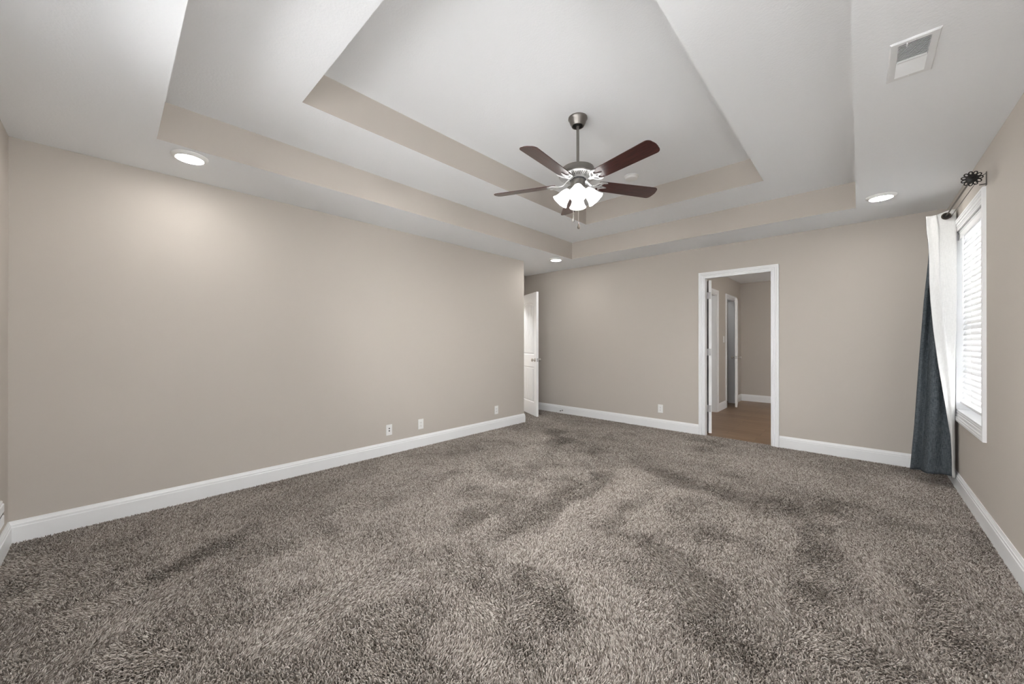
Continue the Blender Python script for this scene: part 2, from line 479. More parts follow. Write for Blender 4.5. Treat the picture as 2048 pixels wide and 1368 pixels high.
KNOB = [(0.0001, 0), (0.031, 0), (0.031, 0.004), (0.026, 0.009), (0.012, 0.012), (0.010, 0.026), (0.014, 0.034), (0.024, 0.041), (0.0275, 0.051), (0.025, 0.060), (0.015, 0.066), (0.0001, 0.067)]
def add_knobs(door, w, z, t=0.035):
    for sgn, y in ((-1, 0), (1, t)):
        g = xf(lathe(KNOB, 24), Matrix.Translation((w - 0.062, y, z)) @ Matrix.Rotation(PI / 2 if sgn < 0 else -PI / 2, 4, 'X'))
        tag(mk('door_knob', g, M['nickel'], door, smooth=40, local=True), 'brushed nickel knob')
    mk('latch_plate', box(w - 0.001, w + 0.0012, t / 2 - 0.013, t / 2 + 0.013, z - 0.028, z + 0.028), M['hinge'], door, local=True)

def hinge(door, z, x=0.0):
    g = [box(-0.002, 0.0, 0.001, 0.034, z - 0.045, z + 0.045), tube([(-0.004, -0.004, z - 0.046), (-0.004, -0.004, z + 0.046)], 0.006, 10)]
    return mk('hinge', g, M['hinge'], door, smooth=40, local=True)

# door in the alcove: free edge towards the room
w1 = 0.775
F1 = Vector((-3.825, 4.690, 0)); H1 = Vector((-4.518, 5.037, 0))
dirv = (F1 - H1).normalized(); w1 = (F1 - H1).length
d1 = empty('door_1', (H1.x, H1.y, 0.004), 'white two-panel door with arched beaded panels standing open in the alcove', 'door', kind='structure', rz=math.atan2(dirv.y, dirv.x))
mk('door_leaf', door_leaf(w1, 2.026, 0.035, 240, 330), M['door'], d1, local=True)
add_knobs(d1, w1, 0.918)
for z in (0.22, 1.02, 1.82): hinge(d1, z)

# bathroom door, swung into the bathroom, seen by its hinge edge
w2 = 0.70
d2 = empty('door_2', (-1.426, YB + WT + 0.026, 0.012), 'white door swung far into the bathroom, only its hinged edge showing', 'door', kind='structure', rz=math.radians(113))
mk('door_leaf', door_leaf(w2, 2.015), M['door'], d2, local=True)
add_knobs(d2, w2, 0.918)
for z in (0.322, 1.068, 1.814):
    g = [box(-0.0025, 0.0, 0.008, 0.034, z - 0.045, z + 0.045),
         tube([(-0.004, 0.040, z - 0.046), (-0.004, 0.040, z + 0.046)], 0.0065, 10),
         box(-0.0045, -0.002, 0.040, 0.056, z - 0.045, z + 0.045)]
    tag(mk('hinge', g, M['hinge'], d2, smooth=40, local=True), 'grey steel butt hinge')

# closed door of the nearer bathroom doorway
d3 = empty('door_3', (XBL - WT + 0.004, QY0 + 0.016, 0.006), 'white door closed in the nearer bathroom doorway', 'door', kind='structure', rz=PI / 2)
mk('door_leaf', xf(door_leaf(QY1 - QY0 - 0.034, 2.01), Matrix.Translation((0, -0.036, 0))), M['door'], d3, local=True)

# ajar door of the farther bathroom doorway
F4 = Vector((-1.700, 7.945, 0)); H4 = Vector((-1.795, 8.452, 0)); dv = (F4 - H4).normalized(); w4 = 0.60
d4 = empty('door_4', (H4.x, H4.y, 0.010), 'white closet door ajar at the far end of the bathroom, edge on', 'door', kind='structure', rz=math.atan2(dv.y, dv.x))
mk('door_leaf', xf(door_leaf(w4, 2.01), Matrix.Translation((0, -0.0, 0))), M['door'], d4, local=True)
add_knobs(d4, w4, 0.92)

# ------------------------------------------------------------------ window
def window(name, y0, y1, z0, z1, label, T=lambda g: g):
    p = T(([(XC, (y0 + y1) / 2, z0)], []))[0][0]
    win = empty(name, p, label, 'window', kind='structure')
    mk('casing', T(sweep([(y0, z0), (y0, z1), (y1, z1), (y1, z0)], CASE, lambda u, z, h: (XC - h * 0.95, u, z), closed=True)), M['trim'], win, smooth=20)
    mk('jamb', [T(q) for q in (box(XC - 0.008, XC + 0.14, y0 - 0.001, y0 + 0.014, z0, z1), box(XC - 0.008, XC + 0.14, y1 - 0.014, y1 + 0.001, z0, z1),
                box(XC - 0.008, XC + 0.14, y0, y1, z0 - 0.001, z0 + 0.014), box(XC - 0.008, XC + 0.14, y0, y1, z1 - 0.014, z1 + 0.001))], M['trim'], win)
    zm = (z0 + z1) / 2
    for nm, za, zb, x in (('lower_sash', z0 + 0.016, zm + 0.02, XC + 0.085), ('upper_sash', zm - 0.02, z1 - 0.016, XC + 0.115)):
        ya, yb = y0 + 0.016, y1 - 0.016
        fr = 0.042
        g = [box(x - 0.014, x + 0.014, ya, ya + fr, za, zb), box(x - 0.014, x + 0.014, yb - fr, yb, za, zb),
             box(x - 0.014, x + 0.014, ya + fr, yb - fr, za, za + fr), box(x - 0.014, x + 0.014, ya + fr, yb - fr, zb - fr, zb)]
        s = mk(nm, [T(q) for q in g], M['vinyl'], win, bevel=0.003)
        mk('pane', T(box(x - 0.003, x + 0.003, ya + fr, yb - fr, za + fr, zb - fr)), M['glass'], s)
        ym, zq = (ya + yb) / 2, (za + zb) / 2
        g = [box(x - 0.006, x + 0.006, ym - 0.009, ym + 0.009, za + fr, zb - fr)] + [box(x - 0.006, x + 0.006, ya + fr, yb - fr, zq - 0.009, zq + 0.009)]
        mk('muntin', [T(q) for q in g], M['vinyl'], s)
window('window_1', WY0, WY1, WZ0, WZ1, 'white double hung window behind the blind on the right wall')
window('window_2', *FILL_WIN2, 'unseen white window added on the right wall for fill light, beside the camera')
for k, (xa, xb) in enumerate(FILL_WIN3):
    window('window_%d' % (3 + k), xa, xb, WZ0, WZ1, ('unseen white fill window added behind the camera, nearer the left wall', 'unseen white fill window added right behind the camera')[k],
           lambda g: ([(y, YD - (x - XC), z) for x, y, z in g[0]], g[1]))

# ------------------------------------------------------------------ blind
bl = empty('window_blind', (XC + 0.03, (WY0 + WY1) / 2, 2.06), 'white faux wood slatted blind lowered inside the window frame', 'blind')
BX = XC + 0.040
ya, yb = WY0 + 0.018, WY1 - 0.018
mk('valance', [sweep([(ya, 0), (yb, 0)], [(0, 2.048), (0.010, 2.048), (0.012, 2.056), (0.009, 2.062), (0.009, 2.098), (0.013, 2.104), (0.013, 2.114), (0, 2.114)], lambda u, v, h: (XC + 0.016 - v, u, h))], M['slat'], bl, smooth=25)
mk('headrail', box(BX - 0.022, BX + 0.026, ya, yb, 2.062, 2.112), M['vinyl'], bl)
def slat(z, tilt, w=0.0495, t=0.0028):
    n = 5; V = []
    for k in range(n):
        s = (k / (n - 1) - 0.5) * w
        cr = 0.0016 * (1 - (2 * s / w) ** 2)
        for dz in (cr - t / 2, cr + t / 2):
            x = s * cos(tilt) - dz * sin(tilt); zz = s * sin(tilt) + dz * cos(tilt)
            V.append((BX + x, z + zz))
    out = [(x, y, z_) for y in (ya + 0.004, yb - 0.004) for x, z_ in V]
    m = 2 * n; F = []
    order = [2 * k for k in range(n)] + [2 * k + 1 for k in range(n - 1, -1, -1)]
    for a in range(m):
        i, j = order[a], order[(a + 1) % m]
        F.append((i, j, m + j, m + i))
    F.append(tuple(order)); F.append(tuple(m + i for i in reversed(order)))
    return out, F
zs = np.arange(0.765, 2.05, 0.0435)
mk('slats', [slat(z, math.radians(68) - math.radians(18) * max(0, (1.35 - z) / 0.6)) for z in zs], M['slat'], bl)
mk('bottom_rail', box(BX - 0.026, BX + 0.026, ya + 0.004, yb - 0.004, 0.706, 0.722), M['slat'], bl, bevel=0.004)
for y in (ya + 0.13, (ya + yb) / 2, yb - 0.13):
    mk('ladder_cord', [tube([(BX - 0.0275, y, 0.716), (BX - 0.0275, y, 2.07)], 0.0009, 5), tube([(BX + 0.0275, y, 0.716), (BX + 0.0275, y, 2.07)], 0.0009, 5)], M['plastic'], bl)
mk('tilt_wand', tube([(BX - 0.036, yb - 0.20, 2.06), (BX - 0.038, yb - 0.20, 1.42)], 0.004, 6), M['plastic'], bl)

# ------------------------------------------------------------------ curtain rod
RX, RZ, RY_A, RY_B = XC - 0.070, 2.251, 3.735, 4.93
rod = empty('curtain_rod', (XC, 4.2, RZ), 'dark metal curtain rod with openwork flower finial above the window', 'curtain rod')
mk('pole', tube([(RX, RY_A + 0.02, RZ), (RX, RY_B, RZ)], 0.0050, 14), M['bronze'], rod, smooth=40)
mk('wire', tube([(RX + 0.024, RY_A + 0.05, RZ - 0.016), (RX + 0.024, RY_B, RZ - 0.016)], 0.0022, 6), M['bronze'], rod, smooth=40)
def finial(y):
    c = Vector((RX, y, RZ)); g = []
    g.append(lathe([(0.0001, -0.014), (0.012, -0.012), (0.025, -0.005), (0.027, 0.004), (0.014, 0.012), (0.0001, 0.014)], 20))
    for i in range(11):
        a = 2 * PI * i / 11
        pc = Vector((cos(a), sin(a), 0)) * 0.0345
        loop = []
        for k in range(17):
            b = 2 * PI * k / 16
            rad = Vector((cos(a), sin(a), 0)); tan = Vector((-sin(a), cos(a), 0))
            loop.append(tuple(pc + rad * 0.0105 * cos(b) + tan * 0.0078 * sin(b) + Vector((0, 0, 0.002 * cos(b)))))
        g.append(tube(loop, 0.0031, 6, False))
    g.append(tube([(0.022 * cos(2 * PI * k / 24), 0.022 * sin(2 * PI * k / 24), 0) for k in range(25)], 0.004, 6, False))
    g.append(sphere((0, 0, -0.016), 0.008, 12, 8))
    g.append(tube([(0, 0, 0.01), (0, 0, 0.045)], 0.010, 12))
    m = Matrix.Translation(c) @ Matrix.Rotation(-PI / 2, 4, 'X') @ Matrix.Scale(1.0, 4)
    return [xf(q, m) for q in g]
tag(mk('finial', finial(RY_A), M['black'], rod, smooth=40), 'black openwork flower finial')
mk('finial', [sphere((RX, RY_B + 0.03, RZ), 0.026, 16, 10)], M['black'], rod, smooth=40)
for y in (RY_A + 0.075, RY_B - 0.05):
    g = [box(XC - 0.003, XC, y - 0.010, y + 0.010, RZ - 0.040, RZ + 0.046),
         tube([(XC - 0.002, y, RZ + 0.036), (RX + 0.02, y, RZ + 0.012), (RX - 0.008, y, RZ + 0.012)], 0.0022, 6),
         tube([(XC - 0.002, y, RZ - 0.030), (XC - 0.030, y, RZ - 0.030)], 0.0030, 6),
         tube([(RX - 0.012, y, RZ + 0.004), (RX - 0.006, y, RZ - 0.010), (RX + 0.006, y, RZ - 0.011), (RX + 0.012, y, RZ)], 0.003, 6)]
    mk('bracket', g, M['bronze'], rod, smooth=40)

# ------------------------------------------------------------------ curtain
def interp(z, tab):
    zz = [t[0] for t in tab]; xx = [t[1] for t in tab]
    return float(np.interp(z, zz, xx))
E_T = sorted([(2.285, 0.412), (2.164, 0.416), (2.063, 0.424), (1.915, 0.430), (1.733, 0.430), (1.564, 0.436), (1.32, 0.452), (1.012, 0.480), (0.771, 0.508), (0.557, 0.532), (0.44, 0.545), (0.261, 0.553), (0.09, 0.554)])
K_T = sorted([(2.285, 0.474), (2.177, 0.484), (2.052, 0.487), (1.727, 0.490), (1.498, 0.505), (1.186, 0.525), (0.981, 0.542), (0.777, 0.555), (0.09, 0.563)])
R_T = sorted([(2.285, 0.578), (2.1, 0.583), (1.6, 0.584), (1.145, 0.577), (0.6, 0.572), (0.09, 0.574)])
L_T = sorted([(2.285, 0.447), (1.917, 0.437), (1.574, 0.411), (1.324, 0.397), (0.94, 0.376), (0.49, 0.354), (0.09, 0.328)])
def catmull(P, n):
    P = [Vector(p) for p in P]; P = [P[0] * 2 - P[1]] + P + [P[-1] * 2 - P[-2]]
    out = []
    for i in range(1, len(P) - 2):
        for k in range(n):
            t = k / n
            a, b, c, d = P[i - 1], P[i], P[i + 1], P[i + 2]
            out.append(0.5 * (2 * b + (c - a) * t + (2 * a - 5 * b + 4 * c - d) * t * t + (3 * b - a - 3 * c + d) * t ** 3))
    out.append(P[-2]); return out
def curtain_section(z):
    e, k, r, l = interp(z, E_T), interp(z, K_T), interp(z, R_T), interp(z, L_T)
    q = (z - 0.09) / 2.2
    wob = 0.006 * sin(z * 7.0)
    ctl = [(e, 4.700), (e * 0.55 + k * 0.45, 4.708), (k - 0.006, 4.703), (k + 0.004, 4.711), (k * 0.55 + r * 0.45, 4.716 + wob * 0.5), (r - 0.006, 4.722), (r, 4.736),
           (r - 0.012, 4.752), (r * 0.75 + l * 0.25, 4.775), (r * 0.55 + l * 0.45, 4.752 + wob), (r * 0.40 + l * 0.60, 4.752), (r * 0.31 + l * 0.69, 4.785), (r * 0.27 + l * 0.73, 4.818), (r * 0.20 + l * 0.80, 4.815), (l + 0.012, 4.790), (l, 4.806),
           (l + 0.014, 4.826), (r * 0.5 + l * 0.5, 4.850), (r - 0.012, 4.866), (r - 0.008, 4.884), (l + 0.06, 4.915), (l + 0.03, 4.935), (r * 0.5 + l * 0.5, 4.955), (r - 0.01, 4.975)]
    return catmull(ctl, 5)
cur = empty('curtain', (0.47, 4.80, 0.09), 'slate blue curtain with white lining bunched at the far side of the window', 'curtain')
zl = np.linspace(0.0, 1.0, 90)
def curtain_sheet(off):
    V = []; F = []; n = None
    for zi in zl:
        z = 0.095 + zi * 2.19
        s = curtain_section(z); n = len(s)
        for i, p in enumerate(s):
            d = (s[min(i + 1, n - 1)] - s[max(i - 1, 0)]).normalized()
            nr = Vector((-d.y, d.x))
            q = p + nr * off
            dip = (1 - zi) ** 12 * (0.004 * sin(i * 0.21) - 0.006 * i / n)
            lift = zi ** 14 * (0.020 * (p.x - 0.47) / 0.1 - 0.012 * abs(sin(i * 0.14)))
            V.append((q.x, q.y, z + dip + lift))
    m = len(zl)
    for j in range(m - 1):
        for i in range(n - 1):
            a = j * n + i; F.append((a, a + 1, a + n + 1, a + n))
    return V, F
o = mk('face_fabric', curtain_sheet(0.0016), M['denim'], cur, smooth=180)
so = o.modifiers.new('cloth', 'SOLIDIFY'); so.thickness = 0.0016; so.offset = 0
tag(o, 'slate blue woven face fabric')
o = mk('lining', curtain_sheet(-0.0016), M['lining'], cur, smooth=180)
so = o.modifiers.new('cloth', 'SOLIDIFY'); so.thickness = 0.0012; so.offset = 0
tag(o, 'white lining fabric')
# grommets where the pole enters the first fold and the next one
for gy, lab in ((4.700, True), (4.79, False)):
    prof = [(0.0195, -0.006), (0.0195, 0.006), (0.0245, 0.0065), (0.028, 0.002), (0.028, -0.002), (0.0245, -0.0065), (0.0195, -0.006)]
    m = Matrix.Translation((RX, gy, RZ)) @ Matrix.Rotation(-PI / 2, 4, 'X')
    gr = mk('grommet', xf(lathe(prof, 32), m), M['bronze'], cur, smooth=40)
    if lab:
        tag(gr, 'dark metal grommet ring around the rod')
        mk('grommet_shadow_disc', xf(lathe([(0.0050, -0.0035), (0.0198, -0.0035)], 32), m), M['black'], gr)  # black disc stands in for the shade inside the ring

# ------------------------------------------------------------------ ceiling fan
FX, FY = -1.568, 2.419
fan = empty('ceiling_fan', (FX, FY, Z2), 'five-blade ceiling fan with dark cherry blades and a four-light kit', 'ceiling fan')
c0 = (FX, FY, 0)
mk('canopy', lathe([(0.030, Z2 - 0.004), (0.071, Z2), (0.0725, Z2 - 0.010), (0.068, Z2 - 0.016), (0.064, Z2 - 0.024), (0.057, Z2 - 0.045), (0.048, Z2 - 0.060), (0.0465, Z2 - 0.064), (0.040, Z2 - 0.064), (0.038, Z2 - 0.030), (0.030, Z2 - 0.026)], 40, c0), M['pewter'], fan, smooth=35)
mk('hanger_ball', sphere((FX, FY, Z2 - 0.038), 0.030, 20, 12), M['black'], fan, smooth=60)
mk('downrod', tube([(FX, FY, Z2 - 0.03), (FX, FY, 2.52)], 0.0106, 18), M['pewter'], fan, smooth=40)
mot = mk('motor_housing', lathe([(0.0106, 2.546), (0.026, 2.545), (0.030, 2.534), (0.060, 2.532), (0.110, 2.531), (0.1195, 2.527), (0.1225, 2.518), (0.1225, 2.500), (0.124, 2.494), (0.134, 2.488), (0.1425, 2.481), (0.1435, 2.474), (0.139, 2.468), (0.10, 2.462), (0.02, 2.462)], 56, c0), M['pewter'], fan, smooth=30)
ribs = [lathe([(0.139, 2.469), (0.136, 2.463), (0.124, 2.459), (0.122, 2.462)], 56, c0), lathe([(0.078, 2.448), (0.060, 2.4435), (0.058, 2.450), (0.078, 2.454)], 48, c0)]
for i in range(48):
    a = 2 * PI * i / 48
    ca, sa = cos(a), sin(a)
    prf = [(0.126, 2.4595), (0.105, 2.4545), (0.085, 2.450), (0.074, 2.4475)]
    for (r0, z0), (r1, z1) in zip(prf[:-1], prf[1:]):
        q = []
        for r, z in ((r0, z0), (r1, z1)):
            hw = r * PI / 48 * 0.58
            for s in (-1, 1):
                for dz in (0, 0.005):
                    q.append((FX + r * ca - s * hw * sa, FY + r * sa + s * hw * ca, z + dz))
        ribs.append((q, [(0, 2, 3, 1), (4, 5, 7, 6), (0, 4, 6, 2), (1, 3, 7, 5), (0, 1, 5, 4), (2, 6, 7, 3)]))
mk('vent_grille', ribs, M['iron'], mot)
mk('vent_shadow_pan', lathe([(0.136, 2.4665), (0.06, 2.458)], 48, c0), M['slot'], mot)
mk('hub_collar', lathe([(0.062, 2.458), (0.062, 2.440), (0.050, 2.436), (0.02, 2.436)], 40, c0), M['slot'], fan, smooth=30)
mk('switch_housing', lathe([(0.03, 2.440), (0.053, 2.440), (0.0555, 2.434), (0.0555, 2.385), (0.052, 2.374), (0.044, 2.364), (0.030, 2.358), (0.022, 2.340), (0.012, 2.330), (0.0001, 2.328)], 40, c0), M['pewter'], fan, smooth=30)

def blade_geo():
    r0, r1 = 0.165, 0.675
    out = []
    def hw(r): return 0.056 + 0.013 * (r - r0) / (r1 - r0)
    up = []
    n = 14
    rc = 0.035
    pts = [(r0, -hw(r0) * 0.86), (r0 + 0.02, -hw(r0))]
    pts += [(r0 + 0.02 + (r1 - rc - r0 - 0.02) * k / n, -hw(r0 + 0.02 + (r1 - rc - r0 - 0.02) * k / n)) for k in range(1, n + 1)]
    h = hw(r1 - rc)
    for k in range(1, 9):
        a = PI / 2 * k / 8
        pts.append((r1 - rc + rc * sin(a) , -(h - rc) - rc * cos(a)))
    mir = [(x, -y) for x, y in reversed(pts)]
    bow = []
    for k in range(1, 6):
        y = -(h - rc) + 2 * (h - rc) * k / 6
        bow.append((r1 + 0.006 * (1 - (y / (h - rc)) ** 2), y))
    poly = pts + bow + mir
    t = 0.0055
    m = len(poly)
    V = [(x, y, -t / 2) for x, y in poly] + [(x, y, t / 2) for x, y in poly]
    F = [tuple(range(m)), tuple(range(2 * m - 1, m - 1, -1))] + [(i, (i + 1) % m, m + (i + 1) % m, m + i) for i in range(m)]
    return V, F

def curve_plate(name, loops, thick):
    """flat plate with holes, from closed 2D loops"""
    cu = bpy.data.curves.new(name, 'CURVE'); cu.dimensions = '2D'; cu.fill_mode = 'BOTH'; cu.extrude = thick / 2; cu.bevel_depth = 0.0012; cu.bevel_resolution = 1
    for lp in loops:
        sp = cu.splines.new('POLY'); sp.points.add(len(lp) - 1)
        for p, (x, y) in zip(sp.points, lp): p.co = (x, y, 0, 1)
        sp.use_cyclic_u = True
    ob = bpy.data.objects.new(name, cu); C.objects.link(ob)
    dg = bpy.context.evaluated_depsgraph_get()
    me = bpy.data.meshes.new_from_object(ob.evaluated_get(dg))
    V = [tuple(v.co) for v in me.vertices]; F = [tuple(p.vertices) for p in me.polygons]
    bpy.data.objects.remove(ob); bpy.data.curves.remove(cu); bpy.data.meshes.remove(me)
    return V, F
def smooth_loop(P, n=5):
    P = [Vector(p) for p in P]; m = len(P); out = []
    for i in range(m):
        a, b, c, d = P[i - 1], P[i], P[(i + 1) % m], P[(i + 2) % m]
        for k in range(n):
            t = k / n
            q = 0.5 * (2 * b + (c - a) * t + (2 * a - 5 * b + 4 * c - d) * t * t + (3 * b - a - 3 * c + d) * t ** 3)
            out.append((q.x, q.y))
    return out
half = [(0.118, 0.010), (0.135, 0.013), (0.150, 0.026), (0.162, 0.045), (0.180, 0.058), (0.205, 0.060), (0.228, 0.052), (0.205, 0.047), (0.192, 0.036), (0.190, 0.024), (0.200, 0.014), (0.222, 0.008), (0.240, 0.0)]
outer = half + [(x, -y) for x, y in reversed(half[:-1])]
holeA = [(0.150, 0.014), (0.162, 0.030), (0.176, 0.044), (0.186, 0.046), (0.180, 0.032), (0.176, 0.018), (0.164, 0.010)]
plate = curve_plate('plate', [smooth_loop(outer), smooth_loop(holeA), smooth_loop([(x, -y) for x, y in reversed(holeA)]),
                              smooth_loop([(0.185, 0.0), (0.195, 0.006), (0.212, 0.0), (0.195, -0.006)])], 0.004)
def flat_arm(path, w, t):
    V = []; F = []
    for (x, z), ww in zip(path, w):
        for s, dz in ((-1, -1), (1, -1), (1, 1), (-1, 1)): V.append((x, s * ww, z + dz * t / 2))
    for i in range(len(path) - 1):
        for k in range(4):
            j = (k + 1) % 4; F.append((4 * i + k, 4 * i + j, 4 * i + 4 + j, 4 * i + 4 + k))
    F.append((3, 2, 1, 0)); e = 4 * (len(path) - 1); F.append((e, e + 1, e + 2, e + 3))
    return V, F
BZ = 2.416
PITCH = math.radians(-13)
blade0 = None
for i in range(5):
    ang = math.radians(-13 + 72 * i)
    base = Matrix.Translation((FX, FY, BZ)) @ Matrix.Rotation(ang, 4, 'Z')
    pit = base @ Matrix.Rotation(PITCH, 4, 'X')
    if blade0 is None:
        b = mk('blade', blade_geo(), M['cherry'], None, bevel=0.0012, local=True)
        b.parent = fan
        irn = mk('blade_iron', [xf(plate, Matrix.Rotation(PITCH, 4, 'X').inverted() @ Matrix.Rotation(PITCH, 4, 'X') @ Matrix.Translation((0, 0, -0.0065))),
                                flat_arm([(0.055, 0.030), (0.072, 0.029), (0.088, 0.018), (0.104, 0.002), (0.120, -0.005), (0.138, -0.0065)], [0.013, 0.012, 0.0085, 0.008, 0.009, 0.012], 0.006),
                                lathe([(0.0001, -0.0115), (0.004, -0.011), (0.005, -0.0085)], 10, (0.212, 0.050, 0)), lathe([(0.0001, -0.0115), (0.004, -0.011), (0.005, -0.0085)], 10, (0.212, -0.050, 0)), lathe([(0.0001, -0.0115), (0.004, -0.011), (0.005, -0.0085)], 10, (0.225, 0, 0))],
                 M['iron'], None, smooth=35, local=True)
        irn.parent = b
        tag(irn, 'pale pewter openwork blade arm')
        blade0 = b
    else:
        b = copy_tree(blade0, fan)
    b.matrix_local = Matrix.Translation(-Vector((FX, FY, Z2))) @ pit

VIEW = math.radians(123.0)
SHD = [(0.0215, 0.0), (0.023, 0.006), (0.027, 0.014), (0.036, 0.030), (0.042, 0.048), (0.046, 0.070), (0.051, 0.090), (0.058, 0.106), (0.0655, 0.116)]
SHI = [(r - 0.003, z) for r, z in reversed(SHD)]
TILT = math.radians(40)
shade0 = None
for i in range(4):
    a = VIEW + PI / 2 * i
    m = Matrix.Translation((FX, FY, 2.372)) @ Matrix.Rotation(a, 4, 'Z') @ Matrix.Translation((0.060, 0, 0)) @ Matrix.Rotation(PI - TILT, 4, 'Y')
    if shade0 is None:
        s = mk('lamp_shade', lathe(SHD + [(0.0640, 0.117)] + SHI, 36), M['shade'], None, smooth=50, local=True); s.parent = fan
        ft = mk('socket_cup', [lathe([(0.0001, -0.030), (0.010, -0.030), (0.020, -0.022), (0.025, -0.010), (0.026, 0.006), (0.0235, 0.010), (0.0215, 0.004)], 28)], M['pewter'], None, smooth=40, local=True); ft.parent = s
        bu = mk('bulb', lathe([(0.0001, 0.020), (0.012, 0.022), (0.014, 0.035), (0.023, 0.055), (0.026, 0.070), (0.022, 0.086), (0.010, 0.095), (0.0001, 0.096)], 20), M['bulb'], None, smooth=60, local=True); bu.parent = s
        shade0 = s
    else:
        s = copy_tree(shade0, fan)
    s.matrix_local = Matrix.Translation(-Vector((FX, FY, Z2))) @ m
    mk('lamp_arm', tube([tuple(Vector((FX + cos(a) * r, FY + sin(a) * r, z))) for r, z in ((0.030, 2.392), (0.050, 2.394), (0.062, 2.386))], 0.0075, 10), M['pewter'], fan, smooth=40)
    tag(s, 'lit frosted white glass bell shade')
rv = Vector((cos(YAW), sin(YAW), 0)); vv = Vector((-sin(YAW), cos(YAW), 0))
for off, zb, tl in ((-0.036, 2.118, 'pull chain with pale fob'), (0.004, 2.066, 'pull chain with dark fob')):
    p = Vector((FX, FY, 0)) + rv * off - vv * 0.012
    ch = mk('pull_chain', [tube([(p.x, p.y, 2.37), (p.x, p.y, zb + 0.045)], 0.0016, 6)] + [sphere((p.x, p.y, z), 0.0019, 6, 4) for z in np.arange(zb + 0.045, 2.36, 0.007)], M['nickel'], fan)
    mk('chain_fob', lathe([(0.0001, 0.050), (0.003, 0.046), (0.005, 0.034), (0.0095, 0.018), (0.010, 0.009), (0.007, 0.002), (0.0001, 0.0)], 16, (p.x, p.y, zb)), M['bronze' if off > 0 else 'pewter'], ch, smooth=50)

# ------------------------------------------------------------------ ceiling disc lights
def disc_light(x, y, label):
    t = empty('ceiling_light', (x, y, ZC), label, 'ceiling light', 'round disc lights in the lower ceiling border')
    mk('trim_ring', lathe([(0.070, -0.001), (0.0965, 0), (0.0975, -0.004), (0.094, -0.010), (0.086, -0.017), (0.078, -0.021), (0.0735, -0.021), (0.072, -0.018)], 48, (x, y, ZC)), M['plastic'], t, smooth=35)
    mk('diffuser', lathe([(0.0735, -0.019), (0.066, -0.0225), (0.045, -0.0245), (0.0001, -0.025)], 48, (x, y, ZC)), M['disc'], t, smooth=60)
    return t
disc_light(-3.250, 0.355, 'lit round disc light above the near end of the left wall')
disc_light(-3.285, 4.485, 'lit round disc light at the far corner above the alcove')
disc_light(0.134, 4.420, 'lit round disc light near the window and curtain')
disc_light(0.134, 0.355, 'lit round disc light overhead, out of the picture')

# ------------------------------------------------------------------ smoke detector, air vent
sm = empty('smoke_detector', (-1.714, 3.64, Z2), 'round white smoke detector on the highest ceiling behind the fan', 'smoke detector')
mk('base', lathe([(0.0001, 0), (0.072, 0), (0.072, -0.008), (0.066, -0.010)], 40, (-1.714, 3.64, Z2)), M['plastic'], sm, smooth=35)
mk('cover', lathe([(0.066, -0.008), (0.065, -0.020), (0.058, -0.032), (0.040, -0.037), (0.0001, -0.038)], 40, (-1.714, 3.64, Z2)), M['plastic'], sm, smooth=35)

VX0, VX1, VY0, VY1 = 0.094, 0.239, 2.202, 2.510
vt = empty('ceiling_vent', ((VX0 + VX1) / 2, (VY0 + VY1) / 2, ZC), 'white rectangular air register with louvres in the right ceiling border', 'vent')
ix0, ix1, iy0, iy1 = 0.122, 0.211, 2.228, 2.484
PF = [(0, 0), (0, -0.003), (0.004, -0.0075), (0.012, -0.0085), (0.0255, -0.0065), (0.0265, 0)]
mk('frame', sweep([(VX0, VY0), (VX1, VY0), (VX1, VY1), (VX0, VY1)], PF, lambda x, y, h: (x, y, ZC + h), closed=True), M['vent'], vt, smooth=25)
mk('duct_back', box(ix0, ix1, iy0, iy1, ZC - 0.0012, ZC - 0.0004), M['duct'], vt)
ymid = (iy0 + iy1) / 2
def louvre(y, tl):
    g = box(ix0 - 0.002, ix1 + 0.002, -0.0062, 0.0062, -0.0006, 0.0006)
    return xf(g, Matrix.Translation((0, y, ZC - 0.0062)) @ Matrix.Rotation(tl, 4, 'X'))
mk('louvres', [louvre(y, math.radians(38)) for y in np.arange(iy0 + 0.006, ymid - 0.008, 0.0098)] + [louvre(y, math.radians(-28)) for y in np.arange(ymid + 0.012, iy1 - 0.002, 0.0098)] +
   [box(ix0, ix1, ymid - 0.005, ymid + 0.005, ZC - 0.010, ZC - 0.004)], M['vent'], vt)
mk('damper_lever', [box(ix0 + 0.020, ix0 + 0.024, iy0 - 0.012, iy0 + 0.004, ZC - 0.016, ZC - 0.006)], M['vent'], vt)
for y in (VY0 + 0.013, VY1 - 0.013):
    mk('screw', lathe([(0.0001, -0.0105), (0.003, -0.010), (0.004, -0.008)], 12, ((VX0 + VX1) / 2, y, ZC)), M['vent'], vt)

